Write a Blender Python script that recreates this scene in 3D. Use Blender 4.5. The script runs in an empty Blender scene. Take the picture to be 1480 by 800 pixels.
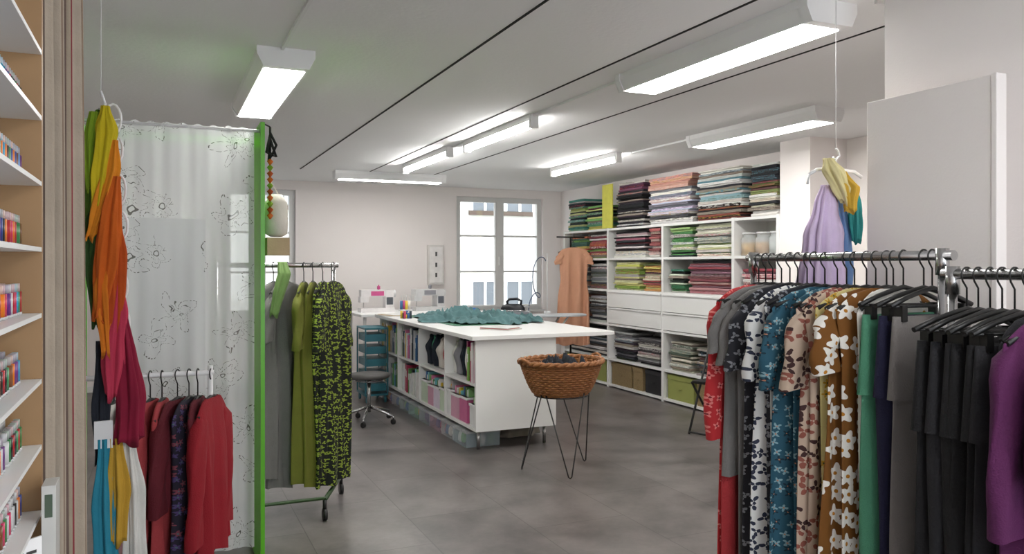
import bpy, math, random
from mathutils import Vector, noise
R=random.Random(7)
sc=bpy.context.scene
sc.view_settings.view_transform='Standard'

def hx(h):
    h=h.lstrip('#'); o=[]
    for i in (0,2,4):
        c=int(h[i:i+2],16)/255
        o.append(c/12.92 if c<=.04045 else ((c+.055)/1.055)**2.4)
    return tuple(o)
# ------------------------------------------------------------ mesh builder
class MB:
    def __init__(s): s.v=[];s.f=[];s.m=[];s.s=[];s.c=[]
    def add(s,vs,fs,mat=0,smooth=False,col=(1,1,1)):
        b=len(s.v); s.v+= [tuple(p) for p in vs]
        for f in fs:
            s.f.append(tuple(b+i for i in f)); s.m.append(mat); s.s.append(smooth); s.c.append(col)
    def box(s,x0,x1,y0,y1,z0,z1,mat=0,col=(1,1,1)):
        v=[(x,y,z) for z in (z0,z1) for y in (y0,y1) for x in (x0,x1)]
        s.add(v,[(0,2,3,1),(4,5,7,6),(0,1,5,4),(2,6,7,3),(0,4,6,2),(1,3,7,5)],mat,False,col)
    def loft(s,rings,mat=0,col=(1,1,1),cap=(False,False),smooth=True,closed=True,cols=None):
        n=len(rings[0]); v=[p for r in rings for p in r]
        b=len(s.v); s.v+=[tuple(p) for p in v]
        for i in range(len(rings)-1):
            for j in range(n if closed else n-1):
                k=(j+1)%n
                s.f.append((b+i*n+j,b+i*n+k,b+(i+1)*n+k,b+(i+1)*n+j)); s.m.append(mat); s.s.append(smooth)
                s.c.append(cols(i,j) if cols else col)
        if cap[0]: s.f.append(tuple(b+j for j in reversed(range(n)))); s.m.append(mat); s.s.append(False); s.c.append(col)
        if cap[1]: s.f.append(tuple(b+(len(rings)-1)*n+j for j in range(n))); s.m.append(mat); s.s.append(False); s.c.append(col)
    def tube(s,pts,r,n=8,mat=0,col=(1,1,1),closed=False,cap=True):
        P=[Vector(p) for p in pts]; m=len(P); rings=[]
        prev=None
        for i in range(m):
            if closed: t=(P[(i+1)%m]-P[i-1])
            else: t=P[min(i+1,m-1)]-P[max(i-1,0)]
            t.normalize()
            if prev is None:
                ref=Vector((0,0,1)) if abs(t.z)<.9 else Vector((1,0,0))
                a=t.cross(ref).normalized()
            else:
                a=(prev-t*prev.dot(t)).normalized()
            prev=a; b=t.cross(a)
            rr=r[i] if isinstance(r,(list,tuple)) else r
            rings.append([P[i]+a*(rr*math.cos(2*math.pi*k/n))+b*(rr*math.sin(2*math.pi*k/n)) for k in range(n)])
        if closed: rings.append(rings[0])
        s.loft(rings,mat,col,(cap and not closed,cap and not closed))
    def cyl(s,x,y,z0,z1,r,n=16,mat=0,col=(1,1,1),r1=None):
        r1=r if r1 is None else r1
        rg=[[(x+q*math.cos(2*math.pi*k/n),y+q*math.sin(2*math.pi*k/n),z) for k in range(n)] for z,q in ((z0,r),(z1,r1))]
        s.loft(rg,mat,col,(True,True))
    def lathe(s,x,y,prof,n=24,mat=0,col=(1,1,1),sx=1,sy=1,cap=(True,True)):
        rg=[[(x+q*sx*math.cos(2*math.pi*k/n),y+q*sy*math.sin(2*math.pi*k/n),z) for k in range(n)] for q,z in prof]
        s.loft(rg,mat,col,cap)
    def build(s,name,mats,loc=(0,0,0),rz=0,parent=None,bevel=0,solid=0):
        me=bpy.data.meshes.new(name); me.from_pydata(s.v,[],s.f)
        for m in mats: me.materials.append(m)
        me.polygons.foreach_set('material_index',s.m); me.polygons.foreach_set('use_smooth',s.s)
        at=me.color_attributes.new('Col','FLOAT_COLOR','CORNER'); d=[]
        for f,c in zip(s.f,s.c): d+= [c[0],c[1],c[2],1.0]*len(f)
        at.data.foreach_set('color',d); me.update()
        o=bpy.data.objects.new(name,me); sc.collection.objects.link(o)
        o.location=loc; o.rotation_euler=(0,0,rz)
        if parent: o.parent=parent
        if bevel:
            b=o.modifiers.new('bevel','BEVEL'); b.width=bevel; b.segments=2; b.limit_method='ANGLE'
        if solid:
            b=o.modifiers.new('solid','SOLIDIFY'); b.thickness=solid
        return o
def empty(name,loc=(0,0,0)):
    e=bpy.data.objects.new(name,None); e.location=loc; e.empty_display_size=.1; sc.collection.objects.link(e); return e
def bx(name,x0,x1,y0,y1,z0,z1,mat,parent=None,bevel=0):
    m=MB(); cx,cy,cz=(x0+x1)/2,(y0+y1)/2,(z0+z1)/2
    m.box(x0-cx,x1-cx,y0-cy,y1-cy,z0-cz,z1-cz); 
    if parent: return m.build(name,[mat],(cx-parent.location.x,cy-parent.location.y,cz-parent.location.z),0,parent,bevel)
    return m.build(name,[mat],(cx,cy,cz),0,None,bevel)
# ------------------------------------------------------------ materials
def newmat(name):
    m=bpy.data.materials.new(name); m.use_nodes=True; nt=m.node_tree
    return m,nt,nt.nodes['Principled BSDF']
def N(nt,t,**k):
    n=nt.nodes.new(t)
    for a,b in k.items(): setattr(n,a,b)
    return n
def plain(name,col,rough=.6,metal=0,var=.06,scale=8,bump=0,bscale=60,alpha=1,trans=0):
    if isinstance(col,str): col=hx(col)
    m,nt,p=newmat(name); L=nt.links
    tc=N(nt,'ShaderNodeTexCoord'); nz=N(nt,'ShaderNodeTexNoise'); nz.inputs['Scale'].default_value=scale; nz.inputs['Detail'].default_value=4
    L.new(tc.outputs['Object'],nz.inputs['Vector'])
    mx=N(nt,'ShaderNodeMixRGB'); mx.inputs[1].default_value=(*[c*(1-var) for c in col],1); mx.inputs[2].default_value=(*[min(1,c*(1+var)) for c in col],1)
    L.new(nz.outputs[0],mx.inputs[0]); L.new(mx.outputs[0],p.inputs['Base Color'])
    p.inputs['Roughness'].default_value=rough; p.inputs['Metallic'].default_value=metal; p.inputs['Alpha'].default_value=alpha
    p.inputs['Transmission Weight'].default_value=trans
    if bump:
        n2=N(nt,'ShaderNodeTexNoise'); n2.inputs['Scale'].default_value=bscale; L.new(tc.outputs['Object'],n2.inputs['Vector'])
        b=N(nt,'ShaderNodeBump'); b.inputs['Strength'].default_value=bump; b.inputs['Distance'].default_value=.01
        L.new(n2.outputs[0],b.inputs['Height']); L.new(b.outputs[0],p.inputs['Normal'])
    return m
def attr(name,rough=.9,bump=.3,bs=150,alpha=1):
    m,nt,p=newmat(name); L=nt.links
    a=N(nt,'ShaderNodeAttribute'); a.attribute_name='Col'
    tc=N(nt,'ShaderNodeTexCoord'); nz=N(nt,'ShaderNodeTexNoise'); nz.inputs['Scale'].default_value=14; L.new(tc.outputs['Object'],nz.inputs['Vector'])
    h=N(nt,'ShaderNodeMapRange'); h.inputs[3].default_value=.82; h.inputs[4].default_value=1.12; L.new(nz.outputs[0],h.inputs[0])
    mu=N(nt,'ShaderNodeVectorMath',operation='SCALE'); L.new(a.outputs['Color'],mu.inputs[0]); L.new(h.outputs[0],mu.inputs['Scale'])
    L.new(mu.outputs[0],p.inputs['Base Color']); p.inputs['Roughness'].default_value=rough; p.inputs['Alpha'].default_value=alpha
    if bump:
        n2=N(nt,'ShaderNodeTexNoise'); n2.inputs['Scale'].default_value=bs; L.new(tc.outputs['Object'],n2.inputs['Vector'])
        b=N(nt,'ShaderNodeBump'); b.inputs['Strength'].default_value=bump; b.inputs['Distance'].default_value=.004
        L.new(n2.outputs[0],b.inputs['Height']); L.new(b.outputs[0],p.inputs['Normal'])
    return m
def math_(nt,op,a,b=None):
    n=N(nt,'ShaderNodeMath',operation=op)
    for i,x in enumerate((a,b)):
        if x is None: continue
        if isinstance(x,(int,float)): n.inputs[i].default_value=x
        else: nt.links.new(x,n.inputs[i])
    return n.outputs[0]
def flower_nodes(nt,scale,n,rnd=.7,warp=0):
    L=nt.links; tc=N(nt,'ShaderNodeTexCoord'); sp=N(nt,'ShaderNodeSeparateXYZ'); L.new(tc.outputs['Object'],sp.inputs[0])
    cb=N(nt,'ShaderNodeCombineXYZ'); L.new(sp.outputs[0],cb.inputs[0]); L.new(sp.outputs[2],cb.inputs[1])
    s=N(nt,'ShaderNodeVectorMath',operation='SCALE'); L.new(cb.outputs[0],s.inputs[0]); s.inputs['Scale'].default_value=scale
    if warp:
        nz=N(nt,'ShaderNodeTexNoise'); nz.inputs['Scale'].default_value=2.2; L.new(s.outputs[0],nz.inputs['Vector'])
        w=N(nt,'ShaderNodeVectorMath',operation='SCALE'); L.new(nz.outputs['Color'],w.inputs[0]); w.inputs['Scale'].default_value=warp
        s3=N(nt,'ShaderNodeVectorMath',operation='ADD'); L.new(s.outputs[0],s3.inputs[0]); L.new(w.outputs[0],s3.inputs[1])
        s4=N(nt,'ShaderNodeVectorMath',operation='MULTIPLY'); L.new(s3.outputs[0],s4.inputs[0]); s4.inputs[1].default_value=(1,1,0); s=s4
    v=N(nt,'ShaderNodeTexVoronoi'); v.voronoi_dimensions='2D'; v.inputs['Scale'].default_value=1; v.inputs['Randomness'].default_value=rnd
    L.new(s.outputs[0],v.inputs['Vector'])
    d=N(nt,'ShaderNodeVectorMath',operation='SUBTRACT'); L.new(s.outputs[0],d.inputs[0]); L.new(v.outputs['Position'],d.inputs[1])
    ln=N(nt,'ShaderNodeVectorMath',operation='LENGTH'); L.new(d.outputs[0],ln.inputs[0])
    s2=N(nt,'ShaderNodeSeparateXYZ'); L.new(d.outputs[0],s2.inputs[0])
    th=math_(nt,'ARCTAN2',s2.outputs[1],s2.outputs[0])
    sc3=N(nt,'ShaderNodeSeparateXYZ'); L.new(v.outputs['Color'],sc3.inputs[0])
    ph=math_(nt,'MULTIPLY',sc3.outputs[0],6.28)
    cs=math_(nt,'COSINE',math_(nt,'ADD',math_(nt,'MULTIPLY',th,n),ph))
    return ln.outputs['Value'],cs,th,sc3.outputs[1]
def flower(name,base,fg,ctr,scale,r0=.3,r1=.12,n=5,rc=.09,fg2=None,rough=.85,warp=.25):
    m,nt,p=newmat(name); L=nt.links
    ln,cs,th,rn=flower_nodes(nt,scale,n,.8,warp)
    m1=math_(nt,'LESS_THAN',ln,math_(nt,'ADD',math_(nt,'MULTIPLY',cs,r1),r0))
    m2=math_(nt,'LESS_THAN',ln,rc)
    a=N(nt,'ShaderNodeMixRGB'); a.inputs[1].default_value=(*hx(base),1)
    if fg2:
        q=N(nt,'ShaderNodeMixRGB'); q.inputs[1].default_value=(*hx(fg),1); q.inputs[2].default_value=(*hx(fg2),1)
        L.new(math_(nt,'GREATER_THAN',rn,.5),q.inputs[0]); L.new(q.outputs[0],a.inputs[2])
    else: a.inputs[2].default_value=(*hx(fg),1)
    L.new(m1,a.inputs[0])
    b=N(nt,'ShaderNodeMixRGB'); L.new(a.outputs[0],b.inputs[1]); b.inputs[2].default_value=(*hx(ctr),1); L.new(m2,b.inputs[0])
    L.new(b.outputs[0],p.inputs['Base Color']); p.inputs['Roughness'].default_value=rough
    return m
def emis(name,col,st):
    m,nt,p=newmat(name); p.inputs['Base Color'].default_value=(*col,1)
    p.inputs['Emission Color'].default_value=(*col,1); p.inputs['Emission Strength'].default_value=st
    return m
M_wall=plain('wall_paint','#f4eeeb',.8,0,.02,3,.08,120)
M_ceil=plain('ceiling_paint','#f0f0f0',.75,0,.03,1.5,.15,40)
M_white=plain('white_laminate','#ececea',.4,0,.015)
M_whitem=plain('white_enamel','#e8e8e8',.35,0,.01)
M_black=plain('black_plastic','#141414',.4,0,.1)
M_dark=plain('dark_gap','#161616',.9)
M_chrome=plain('chrome','#b8b8b8',.25,1,.03)
M_green=plain('lime_lacquer','#5cb80e',.35,0,.04)
M_wood=plain('oak','#9c7a54',.55,0,.25,5)
M_cloth=attr('dyed_cloth',.9,.3)
M_plas=attr('coloured_plastic',.35,0)
M_clear=attr('clear_plastic',.2,0,150,.38)
M_glass,nt,p=newmat('window_glass'); 
tr=N(nt,'ShaderNodeBsdfTransparent'); gl=N(nt,'ShaderNodeBsdfGlossy'); gl.inputs['Roughness'].default_value=.05
mi=N(nt,'ShaderNodeMixShader'); mi.inputs[0].default_value=.06; nt.links.new(tr.outputs[0],mi.inputs[1]); nt.links.new(gl.outputs[0],mi.inputs[2])
nt.links.new(mi.outputs[0],nt.nodes['Material Output'].inputs[0])
M_em=emis('lamp_diffuser',(1,.98,.95),35.0)
M_tube=emis('lamp_tube',(1,.98,.95),44.0)
# floor
M_floor,nt,p=newmat('vinyl_tile_floor'); L=nt.links
tc=N(nt,'ShaderNodeTexCoord'); mp=N(nt,'ShaderNodeMapping'); mp.inputs['Rotation'].default_value=(0,0,math.radians(90)); L.new(tc.outputs['Object'],mp.inputs[0])
bk=N(nt,'ShaderNodeTexBrick'); bk.inputs['Scale'].default_value=1; bk.inputs['Brick Width'].default_value=.9; bk.inputs['Row Height'].default_value=.6
bk.inputs['Mortar Size'].default_value=.0025; bk.inputs['Color1'].default_value=(*hx('#625c5a'),1); bk.inputs['Color2'].default_value=(*hx('#6f6967'),1); bk.inputs['Mortar'].default_value=(*hx('#464240'),1)
L.new(mp.outputs[0],bk.inputs['Vector'])
nz=N(nt,'ShaderNodeTexNoise'); nz.inputs['Scale'].default_value=2.6; nz.inputs['Detail'].default_value=7; nz.inputs['Roughness'].default_value=.68; L.new(tc.outputs['Object'],nz.inputs['Vector'])
mr=N(nt,'ShaderNodeMapRange'); mr.inputs[1].default_value=.34; mr.inputs[2].default_value=.66; mr.inputs[3].default_value=.52; mr.inputs[4].default_value=1.3; L.new(nz.outputs[0],mr.inputs[0])
mu=N(nt,'ShaderNodeVectorMath',operation='SCALE'); L.new(bk.outputs['Color'],mu.inputs[0]); L.new(mr.outputs[0],mu.inputs['Scale']); L.new(mu.outputs[0],p.inputs['Base Color'])
r2=N(nt,'ShaderNodeMapRange'); r2.inputs[3].default_value=.28; r2.inputs[4].default_value=.45; L.new(nz.outputs[0],r2.inputs[0]); L.new(r2.outputs[0],p.inputs['Roughness'])
# lace curtain
def lace(name,scale,tp_,thr,n=5):
    M,nt,p=newmat(name); L=nt.links
    ln,cs,th,rn=flower_nodes(nt,scale,n,1,.55)
    rr=math_(nt,'ADD',math_(nt,'MULTIPLY',cs,.13),.30)
    e1=math_(nt,'LESS_THAN',math_(nt,'ABSOLUTE',math_(nt,'SUBTRACT',ln,rr)),.012)
    e2=math_(nt,'LESS_THAN',math_(nt,'ABSOLUTE',math_(nt,'SUBTRACT',ln,.05)),.012)
    e3=math_(nt,'LESS_THAN',math_(nt,'ABSOLUTE',math_(nt,'SUBTRACT',ln,math_(nt,'MULTIPLY',rr,.55))),.007)
    da=math_(nt,'GREATER_THAN',math_(nt,'SINE',math_(nt,'MULTIPLY',th,46)),-.2)
    e=math_(nt,'MULTIPLY',math_(nt,'MAXIMUM',math_(nt,'MULTIPLY',math_(nt,'MAXIMUM',e1,e3),da),e2),math_(nt,'GREATER_THAN',rn,thr))
    mx=N(nt,'ShaderNodeMixRGB'); mx.inputs[1].default_value=(*hx('#eceeee'),1); mx.inputs[2].default_value=(*hx('#6c6c68'),1); L.new(e,mx.inputs[0])
    df=N(nt,'ShaderNodeBsdfDiffuse'); L.new(mx.outputs[0],df.inputs[0]); tl=N(nt,'ShaderNodeBsdfTranslucent'); L.new(mx.outputs[0],tl.inputs[0]); tp=N(nt,'ShaderNodeBsdfTransparent')
    a=N(nt,'ShaderNodeMixShader'); a.inputs[0].default_value=.35; L.new(df.outputs[0],a.inputs[1]); L.new(tl.outputs[0],a.inputs[2])
    b=N(nt,'ShaderNodeMixShader'); b.inputs[0].default_value=tp_; L.new(a.outputs[0],b.inputs[1]); L.new(tp.outputs[0],b.inputs[2])
    L.new(b.outputs[0],nt.nodes['Material Output'].inputs[0]); return M
M_lace=lace('lace_voile',4.2,.22,.1); M_lace2=lace('lace_voile_overlay',4.8,.16,.15,4)
# wicker
M_wick=plain('wicker','#8f5c32',.6,0,.4,30,.4,90)
M_wickb=plain('woven_seagrass','#8f7a55',.8,0,.4,60,.9,120)
# ------------------------------------------------------------ room shell
bx('floor',-1.7,5.6,-1.6,10.7,-.1,0,M_floor)
bx('ceiling',-1.7,5.6,-1.6,10.7,2.6,2.75,M_ceil)
bx('wall_left',-1.75,-1.6,-1.6,10.7,0,2.6,M_wall)
bx('wall_right',5.5,5.65,2.26,10.7,0,2.6,M_wall)
bx('wall_partition_right',2.6,5.6,-1.6,2.26,0,2.6,M_wall)
bx('wall_partition_left',-.42,-.285,-1.5,1.70,0,2.6,M_wall)
bx('wall_pillar',5.08,5.5,5.18,5.54,0,2.6,M_wall)
W1=(.75,1.62,.85,2.48); W2=(3.84,5.2,.85,2.48); W_fill=(.1,2.4,.5,2.45)  # last opening is added behind the camera for fill light
m=MB(); y0,y1=10.6,10.95
m.box(-1.6,W1[0],y0,y1,0,2.6); m.box(W1[1],W2[0],y0,y1,0,2.6); m.box(W2[1],5.5,y0,y1,0,2.6)
for w in (W1,W2): m.box(w[0],w[1],y0,y1,0,w[2]); m.box(w[0],w[1],y0,y1,w[3],2.6)
m.build('wall_back',[M_wall])
m=MB(); m.box(-1.6,W_fill[0],-1.65,-1.5,0,2.6); m.box(W_fill[1],2.6,-1.65,-1.5,0,2.6); m.box(W_fill[0],W_fill[1],-1.65,-1.5,0,W_fill[2]); m.box(W_fill[0],W_fill[1],-1.65,-1.5,W_fill[3],2.6)
m.build('wall_front',[M_wall])
bx('baseboard_back',-1.6,5.5,10.585,10.6,0,.07,M_white)
bx('baseboard_right',5.485,5.5,2.3,5.18,0,.07,M_white)
M_frame=plain('window_frame_paint','#dededc',.4,0,.02)
for i,w in enumerate((W1,W2)):
    m=MB(); ya,yb=10.66,10.72; x0,x1,z0,z1=w; t=.045; xm=(x0+x1)/2
    m.box(x0,x0+t,ya,yb,z0,z1); m.box(x1-t,x1,ya,yb,z0,z1); m.box(x0+t,x1-t,ya,yb,z0,z0+t); m.box(x0+t,x1-t,ya,yb,z1-t,z1)
    m.box(xm-.035,xm+.035,ya-.015,yb,z0+t,z1-t)
    for a,b in ((x0+t,xm-.035),(xm+.035,x1-t)):
        m.box(a,a+.03,ya-.01,yb-.01,z0+t,z1-t); m.box(b-.03,b,ya-.01,yb-.01,z0+t,z1-t)
        for zz in (z0+t,z1-t-.03): m.box(a+.03,b-.03,ya-.01,yb-.01,zz,zz+.03)
        for k in (1,2):
            zz=z0+t+(z1-z0-2*t)*k/3; m.box(a+.03,b-.03,ya,yb-.02,zz-.012,zz+.012)
    m.box(xm-.015,xm+.015,ya-.05,ya-.015,1.5,1.62)
    m.box(x0-.02,x1+.02,10.56,10.66,z0-.03,z0)
    m.box(x0+t,x1-t,ya+.025,ya+.03,z0+t,z1-t,1)
    m.build('window_%d'%(i+1),[M_frame,M_glass])
m=MB(); x0,x1,z0,z1=W_fill
m.box(x0,x0+.06,-1.6,-1.54,z0,z1); m.box(x1-.06,x1,-1.6,-1.54,z0,z1); m.box(x0+.06,x1-.06,-1.6,-1.54,z0,z0+.06); m.box(x0+.06,x1-.06,-1.6,-1.54,z1-.06,z1); m.box(1.22,1.28,-1.6,-1.54,z0+.06,z1-.06)
m.build('window_3',[M_frame])  # added unseen window, lets sky light fill the foreground clothes
for i,(x,ye) in enumerate(((1.47,9.28),(2.26,9.28),(3.05,9.28))):
    bx('trim_%d'%(i+1),x-.007,x+.007,-1.4,ye,2.597,2.601,M_dark)
# exterior
M_fac=plain('stucco','#bfbcb2',.9,0,.06,2,.3,30)
m=MB(); F=17.0
m.box(-3,16,F,F+.3,-1,9,0)
for (a,b) in ((6.55,7.15),(7.4,8.05),(4.6,5.3),(2.0,2.8),(9.2,10)):
    for (c,d) in ((2.75,4.3),(-.6,1.12)):
        m.box(a-.1,b+.1,F-.06,F+.01,c-.1,c,2); m.box(a-.08,a,F-.03,F+.01,c,d,1); m.box(b,b+.08,F-.03,F+.01,c,d,1); m.box(a-.08,b+.08,F-.03,F+.01,d,d+.08,1)
        m.box(a,b,F-.012,F+.01,c,d,3); m.box((a+b)/2-.03,(a+b)/2+.03,F-.03,F-.01,c,d,1)
m.build('neighbour_building',[M_fac,plain('ext_frame','#e8e7e2',.5),plain('ext_sill','#5b4d42',.8),plain('ext_glass','#6d7276',.8)])
bx('courtyard_ground',-6,18,10.95,17.2,-1.1,-1.0,plain('paving','#8d8a84',.9))
# ------------------------------------------------------------ ceiling lamps
def fixture(x0,x1,y0,y1,name='ceiling_light'):
    xm,ym=(x0+x1)/2,(y0+y1)/2; w=(x1-x0)/2; l=(y1-y0)/2
    m=MB()
    def sec(y,g=0): return [(-w-g,y,0),(-w-g,y,-.035-g),(-w*.78-g,y,-.095-g),(w*.78+g,y,-.095-g),(w+g,y,-.035-g),(w+g,y,0)]
    m.loft([sec(-l+.05),sec(l-.05)],0,smooth=False)
    for s in (-1,1):
        a,b=(-l,-l+.05) if s<0 else (l-.05,l)
        m.loft([sec(a,.004),sec(b,.004)],0,cap=(True,True),smooth=False)
    m.box(-w*.70,w*.70,-l+.06,l-.06,-.101,-.094,1)
    return m.build(name,[M_whitem,M_em],(xm,ym,2.6))
fixture(.45,.73,4.15,5.70); fixture(2.42,2.69,2.48,3.98); fixture(4.12,4.38,4.15,5.62)
fixture(1.3,1.56,-.9,.6)  # extra fixture added out of view behind the camera as fill light
def batten(x,y0,y1):
    l=(y1-y0)/2; m=MB()
    m.box(-.035,.035,-l,l,-.045,0,0)
    for s in (-1,1): m.box(-.03,.03,s*l-.02,s*l+.02,-.1,-.0,0)
    m.tube([(0,-l+.02,-.075),(0,l-.02,-.075)],.02,12,1)
    return m.build('ceiling_light',[M_whitem,M_tube],(x,(y0+y1)/2,2.6))
batten(2.50,5.25,6.62); batten(2.46,6.98,8.42); batten(4.08,6.66,8.05); 
o=fixture(9.18,9.36,1.85,3.2); o.rotation_euler=(0,0,math.pi/2); o.location=(2.53,9.3,2.6)
for q in ((2.485,2.505,3.99,5.22),(2.47,2.49,6.65,6.95),(.56,.575,-1,4.14),(2.72,3.6,2.40,2.415),(4.2,4.215,5.64,6.6)):
    bx('cable_conduit',*q,2.584,2.5995,M_whitem)
# ------------------------------------------------------------ garments
def hanger(m,sw,drop=.07,mat=0):
    pts=[(.021*math.cos(math.radians(a)),0,.021*math.sin(math.radians(a))-.002) for a in range(-10,205,18)]+[(-.016,0,-.02),(0,0,-.04),(0,0,-.10)]
    m.tube(pts,.0028,6,mat)
    m.tube([(-sw,0,-.10-drop),(-sw*.6,0,-.10-drop*.5),(-.04,0,-.108),(0,0,-.1),(.04,0,-.108),(sw*.6,0,-.10-drop*.5),(sw,0,-.10-drop)],.008,8,mat)
    m.tube([(-sw,0,-.10-drop),(sw,0,-.10-drop-.004)],.005,6,mat)
def body(m,L,sw,hw,seed,mat=1,fold=.016,top=-.104,th=.042,waist=None):
    r=random.Random(seed); n=60; nz=26; rings=[]
    k1=r.uniform(30,46);k2=r.uniform(70,95);p1=r.uniform(0,6);p2=r.uniform(0,6);sk=r.uniform(-.03,.03)
    for i in range(nz+1):
        t=(i/nz)**1.3; dz=L*t
        if dz<.07: w=.065+(sw+.012-.065)*math.sqrt(dz/.07)
        elif dz<.22: w=(sw+.012)*(1-.1*(dz-.07)/.15)
        else:
            q=(dz-.22)/max(.01,L-.22); w=(sw+.012)*.9*(1-q)+hw*q
            if waist: w*=1-waist*math.exp(-((dz-.42)/.12)**2)
        tt=.012+(th-.012)*min(1,dz/.2)
        A=fold*min(1,dz/.45)
        rg=[]
        for j in range(n):
            f=2*math.pi*j/n; c=math.cos(f); s=math.sin(f)
            x=w*math.copysign(abs(c)**.75,c)
            y=tt*s+A*math.sin(x*k1+p1+dz*1.2)+A*.45*math.sin(x*k2+p2-dz*2)
            z=top-dz+ (.010*math.sin(x*30+p1) if i==nz else 0)
            rg.append((x+sk*t*.6,y,z))
        rings.append(rg)
    m.loft(rings,mat)
def sleeve(m,side,sw,l,seed,mat=1,r0=.062,out=.05):
    r=random.Random(seed+side); n=18; rings=[]; ns=9
    for i in range(ns+1):
        t=i/ns; cx=side*(sw*.86+out*t*(1.2-t*.5)+.01); cz=-.20-l*t*.98; w=r0*(1-.2*t)*(0.75 if i==0 else 1); d=.03
        rings.append([(cx+w*math.cos(2*math.pi*j/n)+.006*math.sin(t*9+seed),d*math.sin(2*math.pi*j/n)+.006*math.sin(6*math.pi*j/n+t*7)+.012*t*math.sin(seed),cz+side*.18*w*math.cos(2*math.pi*j/n)*-1) for j in range(n)])
    top=[((side*(sw*.78)+.3*(p[0]-side*sw*.78)),p[1]*.4,-.165) for p in rings[0]]
    m.loft([top]+rings,mat)
SEED=[10]
def garment(name,loc,rz,cloth,L=1.1,sw=.20,hw=.24,sl=0,fold=.016,waist=None,th=.042):
    SEED[0]+=1; m=MB(); hanger(m,sw); body(m,L,sw,hw,SEED[0],1,fold,th=th,waist=waist)
    if sl: sleeve(m,-1,sw,sl,SEED[0]); sleeve(m,1,sw,sl,SEED[0])
    return m.build(name,[M_black,cloth],loc,rz)
def trousers(name,loc,rz,cloth,L=1.0,w=.185):
    SEED[0]+=1; r=random.Random(SEED[0]); m=MB(); hanger(m,.2,.055)
    for s in (-1,1): m.box(s*.15-.012,s*.15+.012,-.014,.014,-.2,-.152,0)
    n=24
    rings=[]
    for i in range(6):
        z=-.185-.05*i; ww=w*(1+.02*i)
        rings.append([(ww*math.copysign(abs(math.cos(2*math.pi*j/n))**.6,math.cos(2*math.pi*j/n)),(.014+.004*i)*math.sin(2*math.pi*j/n)+.003*math.sin(j*1.3),z) for j in range(n)])
    m.loft(rings,1,cap=(True,False))
    for s in (-1,1):
        rings=[];ph=r.uniform(0,6)
        for i in range(14):
            t=i/13; z=-.40-(L-.22)*t; ww=w*(.53-.10*t); cx=s*w*.5+s*.012*t
            rings.append([(cx+ww*math.copysign(abs(math.cos(2*math.pi*j/n))**.7,math.cos(2*math.pi*j/n)),(.026)*math.sin(2*math.pi*j/n)+.008*math.sin(cx*40+t*5+ph+j*.5),z) for j in range(n)])
        m.loft(rings,1,cap=(False,True))
    return m.build(name,[M_black,cloth],loc,rz)
def scarf(m,pts,ws,col,mat=0,k=7,amp=.22,flat=.55,seed=0,n=56):
    r=random.Random(seed); P=[Vector(p) for p in pts]; rings=[]; K=26; ph=r.uniform(0,6); tw=r.uniform(-.9,.9)
    for i in range(K+1):
        q=i/K; t=q*(len(P)-1); a=min(int(t),len(P)-2); f=t-a; f2=f*f*(3-2*f)
        c=P[a].lerp(P[a+1],f); w=ws[a]*(1-f2)+ws[a+1]*f2; w*=1+.07*math.sin(q*11+ph)
        ring=[]
        for j in range(n):
            an=2*math.pi*j/n; g=1+amp*math.sin(k*an+ph+tw*q*3)+amp*.45*math.sin((2*k+1)*an+ph*2-tw*q*4)
            ring.append((c.x+w*math.cos(an)*g,c.y+w*flat*math.sin(an)*(1+(g-1)*1.6),c.z+(.012*math.sin(3*an+ph)+.01*math.sin(an) if i==K else 0)))
        rings.append(ring)
    m.loft(rings,mat,col,(True,True))
# fabrics
F_coral=flower('coral_print','#b8282e','#e0807c','#7e1f28',24,.24,.12,4)
F_coralp=plain('coral_cloth','#a83236',.9,0,.1,20,.3,200)
F_grey=plain('grey_jersey','#777573',.9,0,.08,20,.3,200)
F_navyl=flower('navy_leaf_print','#dcdcda','#2b3145','#dcdcda',25,.30,.22,3,.06)
F_dark=flower('dark_leaf_print','#1f2028','#85878e','#23242c',28,.24,.15,3,.05)
F_teal=flower('teal_print','#245366','#84a8b2','#b87e64',32,.27,.16,4,.08,'#15303e')
F_beige=flower('beige_leaf_print','#bda896','#3c2222','#bda896',21,.30,.22,3,.06,'#8b5044')
F_rust=flower('rust_flower_print','#744812','#e8e5de','#b87a20',13.5,.37,.10,5,.09,warp=.12)
F_yell=flower('yellow_print','#c4b67a','#b48a20','#3a4a2a',26,.27,.12,5,.08)
F_gp=plain('mint_trouser_cloth','#4a8a6c',.8,0,.06,20,.3,200)
F_navy=plain('navy_cloth','#171736',.85,0,.1,20,.3,200)
F_blk=plain('black_cloth','#0c0c0f',.85,0,.2,20,.3,200)
F_blk2=plain('charcoal_cloth','#1e1e22',.9,0,.2,20,.3,200)
F_lg=plain('light_grey_cloth','#787472',.85,0,.06,20,.3,200)
F_pur=plain('purple_cloth','#4c1044',.85,0,.1,20,.3,200)
F_white=plain('white_cloth','#dcd9d2',.9,0,.05,20,.3,200)
F_sage=plain('sage_grey_linen','#6f6e6b',.9,0,.08,30,.4,200)
F_olive=plain('olive_cloth','#62661a',.8,0,.12,20,.3,200)
F_gfl=flower('lime_black_floral','#0f120b','#8a9c34','#4f6a20',40,.27,.16,3,.04)
F_red=plain('red_cloth','#8e0f1e',.85,0,.1,20,.3,200)
F_dred=plain('wine_cloth','#5a0d1c',.85,0,.1,20,.3,200)
F_salm=plain('salmon_cloth','#a43a3e',.85,0,.1,20,.3,200)
F_pk=plain('rose_grey_cloth','#9a7272',.85,0,.1,20,.3,200)
F_dfl=flower('dark_floral','#1f1a2a','#7a3a48','#4a6a6a',30,.3,.12,5,.08,'#4a3a6a')
F_peach=plain('peach_cloth','#cf9a7c',.85,0,.05,20,.3,200)
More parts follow.
